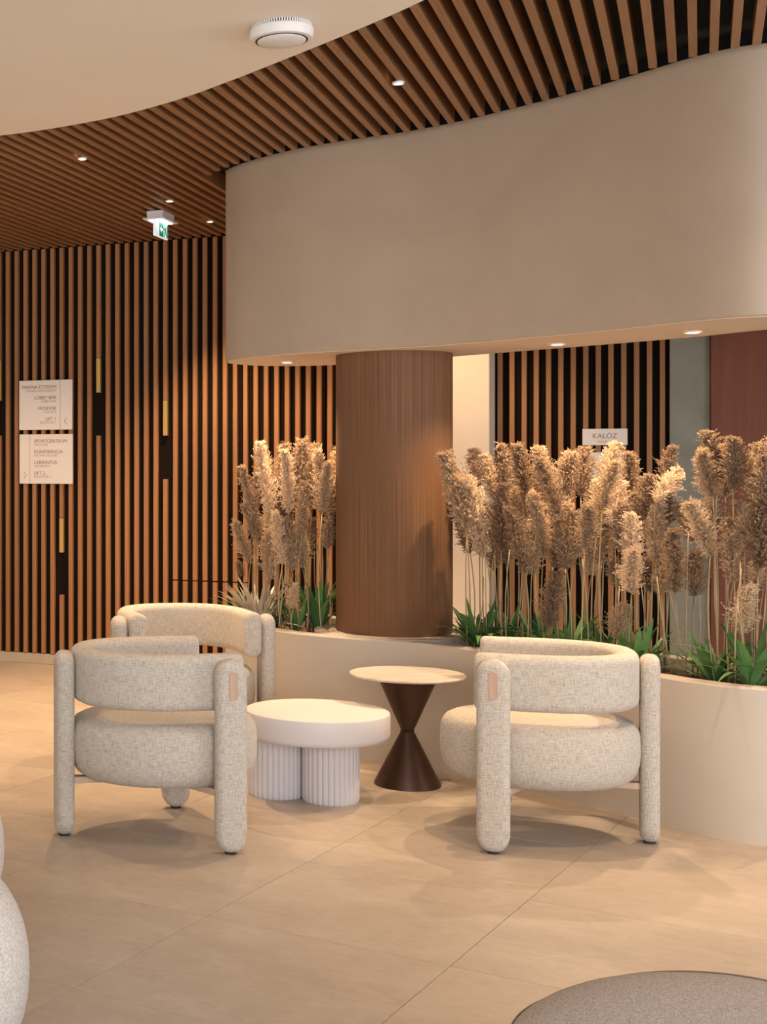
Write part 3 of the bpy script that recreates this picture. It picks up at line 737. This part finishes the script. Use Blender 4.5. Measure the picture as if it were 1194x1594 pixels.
for a in far_raw:
    t = zz(a[0], a[1]); h = zz(a[2], a[3]); grass(t[0], t[1], h[0], h[1], a[4], 1.2)
# bare stems among them
def bare(x, row, top, lean):
    f, b = depth_at(x, 'f') or 5.3, depth_at(x, 'b') or 5.75; Z = f+0.12+row*(b-f-0.24)
    p = Vector((x*Z/F, Z, 0.525))
    if (p.x-COLX)**2+(p.y-COLY)**2 < 0.33**2: return
    o = bpy.data.objects.new('dry_stem', stem_me); C.objects.link(o); ln = orient(o, p, p+Vector((lean, random.uniform(-.03, .03), top)), random.uniform(0, 6.28)); o.scale = (0.85, 0.85, ln)
    side = 'left' if x < 560 else 'right'
    tag(o, 'thin bare straw-coloured stem among the pampas plumes %s of the column' % side, 'stem', 'bare stems %s of the column' % side)
for k in range(22): bare(random.uniform(392, 512), random.uniform(0.05, 0.9), random.uniform(0.35, 0.62), random.uniform(-.06, .05))
for k in range(40): bare(random.uniform(715, 1180), random.uniform(0.05, 0.9), random.uniform(0.35, 0.62), random.uniform(-.06, .06))
zones = [(0, 405, 'at the left edge, clump left of the column'), (405, 445, 'left of centre, clump left of the column'), (445, 480, 'right of centre, clump left of the column'), (480, 600, 'close against the left side of the column'),
         (600, 745, 'beside the right side of the column, before the cream wall'), (745, 790, 'at the right border of the cream wall'), (790, 830, 'before the first slats right of cream wall'), (830, 870, 'above the left end of the right armchair'),
         (870, 905, 'just left of the small room sign'), (905, 945, 'below the left half of the small room sign'), (945, 985, 'below the right half of the small room sign'), (985, 1030, 'before the slats right of the small room sign'), (1030, 1080, 'before the grey-green pillar'),
         (1080, 1130, 'before the left edge of the red panel'), (1130, 1165, 'before the red wood panel'), (1165, 1400, 'at the right edge of the picture')]
ordn = ['highest', 'second highest', 'third highest', 'fourth highest', 'fifth highest', 'sixth highest', 'seventh highest', 'eighth highest', 'ninth highest', 'tenth highest', 'eleventh highest', 'twelfth highest']
for a, b, nm in zones:
    g = sorted([q for q in grasses if a <= (q[1]+q[3])/2 < b], key=lambda q: q[2])
    for k, q in enumerate(g):
        tag(q[0], '%s dry pampas plume %s' % (ordn[min(k, 11)] if k < len(g)-1 or k < 2 else 'lowest', nm), 'pampas grass', 'dry pampas grasses in the planter')

# ------------------------------------------------------------------ leafy plants
def leaf_mesh(seed, wd=0.055, arch=0.35):
    rnd = random.Random(seed); bm = bmesh.new(); n = 8; rows = []
    for k in range(n+1):
        s = k/n; wv = wd*(math.sin(PI*min(1, (s*0.93+0.07)))**0.8)*(1-0.25*s) if k < n else 0.001
        x = arch*s*s; z = s*(1-0.32*arch*s*s)
        rows.append([bm.verts.new((x-0.25*wv, -wv, z)), bm.verts.new((x, 0, z-0.0)), bm.verts.new((x-0.25*wv, wv, z))])
    for a, b in zip(rows[:-1], rows[1:]):
        bm.faces.new((a[0], a[1], b[1], b[0])); bm.faces.new((a[1], a[2], b[2], b[1]))
    me = bpy.data.meshes.new('leaf'); bm.to_mesh(me); bm.free()
    for p in me.polygons: p.use_smooth = True
    return me
leafs = [leaf_mesh(1, 0.055, 0.25), leaf_mesh(2, 0.07, 0.5), leaf_mesh(3, 0.05, 0.75), leaf_mesh(4, 0.062, 0.05)]
for m_ in leafs: m_.materials.append(M['leaf'])
fans = [leaf_mesh(9, 0.05, 0.1), leaf_mesh(10, 0.045, 0.3)]
for m_ in fans: m_.materials.append(M['fan_leaf'])
inner = offset(plan, 0.085)
def leaf_ok(base, az, tilt, L):      # a leaf must rise over the rim before it passes it
    for s in (0.3, 0.5, 0.7, 0.85, 1.0):
        for arch in (0.05, 0.75):
            x, z = arch*s*s*L, s*(1-0.32*arch*s*s)*L
            r = x*math.cos(tilt)+z*math.sin(tilt); h = -x*math.sin(tilt)+z*math.cos(tilt)
            if base.z+h < 0.60 and not inside((base.x+r*math.cos(az), base.y+r*math.sin(az)), inner): return False
            if (base.x+r*math.cos(az)-COLX)**2+(base.y+r*math.sin(az)-COLY)**2 < 0.29**2: return False
    return True
def plant(x, row, n, size, label, name='leafy_plant', meshes=leafs, cat='plant', group='leafy plants among the grasses', spread=0.62, zb=0.528, kidname='leaf', yoff=None):
    f, b = depth_at(x, 'f') or 5.3, depth_at(x, 'b') or 5.75
    Z = f+0.13+row*(b-f-0.26) if yoff is None else yoff
    t = thing(name, label, cat, (x*Z/F, Z, zb), random.uniform(0, 6), group)
    for k in range(n):
        l = bpy.data.objects.new(kidname, random.choice(meshes)); C.objects.link(l); l.parent = t
        L = size*random.uniform(0.65, 1.05); tilt = spread*(0.15+0.85*((k+0.5)/n))+random.uniform(-.08, .08); az = k*2.4+random.uniform(-.3, .3)
        lm_ = leaf_ok(t.location, t.rotation_euler.z+az, tilt, L)
        while not lm_ and tilt > 0.1: tilt -= 0.08; lm_ = leaf_ok(t.location, t.rotation_euler.z+az, tilt, L)
        l.rotation_euler = (0, tilt, az); l.scale = (L, L*random.uniform(0.85, 1.15), L); l.location = (0.012*math.cos(az), 0.012*math.sin(az), 0.012*(n-k)/n)
    return t
plant(495, .4, 26, 0.36, 'upright dark green leafy plant close to the left side of the column', spread=0.42)
plant(462, .3, 16, 0.25, 'small green leafy plant low among stems left of the column', spread=0.5)
plant(380, .35, 14, 0.26, 'green leafy plant under the dried fan at the planter left end', spread=1.2)
plant(432, .5, 14, 0.22, 'low green leafy plant right of the dried fan leaves')
plant(746, .2, 34, 0.30, 'green leafy plant at the right foot of the column', spread=1.05)
plant(790, .5, 24, 0.29, 'dark green leafy plant behind the left end of the right armchair', spread=0.85)
plant(835, .6, 20, 0.27, 'dark green leafy plant in the middle of the row, low behind stems', spread=0.9)
plant(885, .25, 34, 0.31, 'bright broad green leafy plant above the middle of the right armchair', spread=0.95)
plant(940, .4, 26, 0.28, 'green leafy plant behind the low plume above the right armchair', spread=1.0)
plant(990, .25, 32, 0.30, 'dark green leafy plant behind the right end of the right armchair', spread=1.1)
plant(1112, .4, 36, 0.27, 'dark green leafy plant before the red panel, left of the brightest one', spread=1.1)
plant(1168, .12, 18, 0.33, 'bright green broad-leaved plant at the planter rim, rightmost in full view', spread=0.7)
plant(1225, .4, 16, 0.30, 'green leafy plant cut by the right edge of the picture', spread=0.9)
t = plant(404, .2, 60, 0.31, 'grey-beige dried fan of pointed leaves at the left end of the planter', 'dried_fan', fans, 'dried leaves', None, 1.2, 0.55)

# pebbles lying on the bed
bmp = bmesh.new(); bmesh.ops.create_icosphere(bmp, subdivisions=2, radius=1)
for v in bmp.verts: v.co = v.co*random.uniform(0.9, 1.08); v.co.z *= 0.6
pm = bpy.data.meshes.new('pebble'); bmp.to_mesh(pm); bmp.free(); pm.materials.append(M['pebble'])
for p in pm.polygons: p.use_smooth = True
peb = [(469, .15, 'small white pebble between stems left of the column'), (522, .4, 'small white pebble beside the left foot of the column'), (1052, .12, 'flat white pebble on the bed before the grey-green pillar'), (1075, .1, 'white pebble on the bed left of the dark leafy plant'), (1085, .25, 'small white pebble under the dark leafy plant')]
for (x, r_, lab) in peb:
    f, b = depth_at(x, 'f'), depth_at(x, 'b'); Z = f+0.10+r_*(b-f-.2)
    o = bpy.data.objects.new('pebble', pm); C.objects.link(o); s = random.uniform(0.016, 0.024); o.scale = (s*1.4, s, s); o.location = (x*Z/F, Z, 0.53+s*0.5); o.rotation_euler = (0, 0, random.uniform(0, 3))
    tag(o, lab, 'pebble', 'white pebbles on the planting bed')
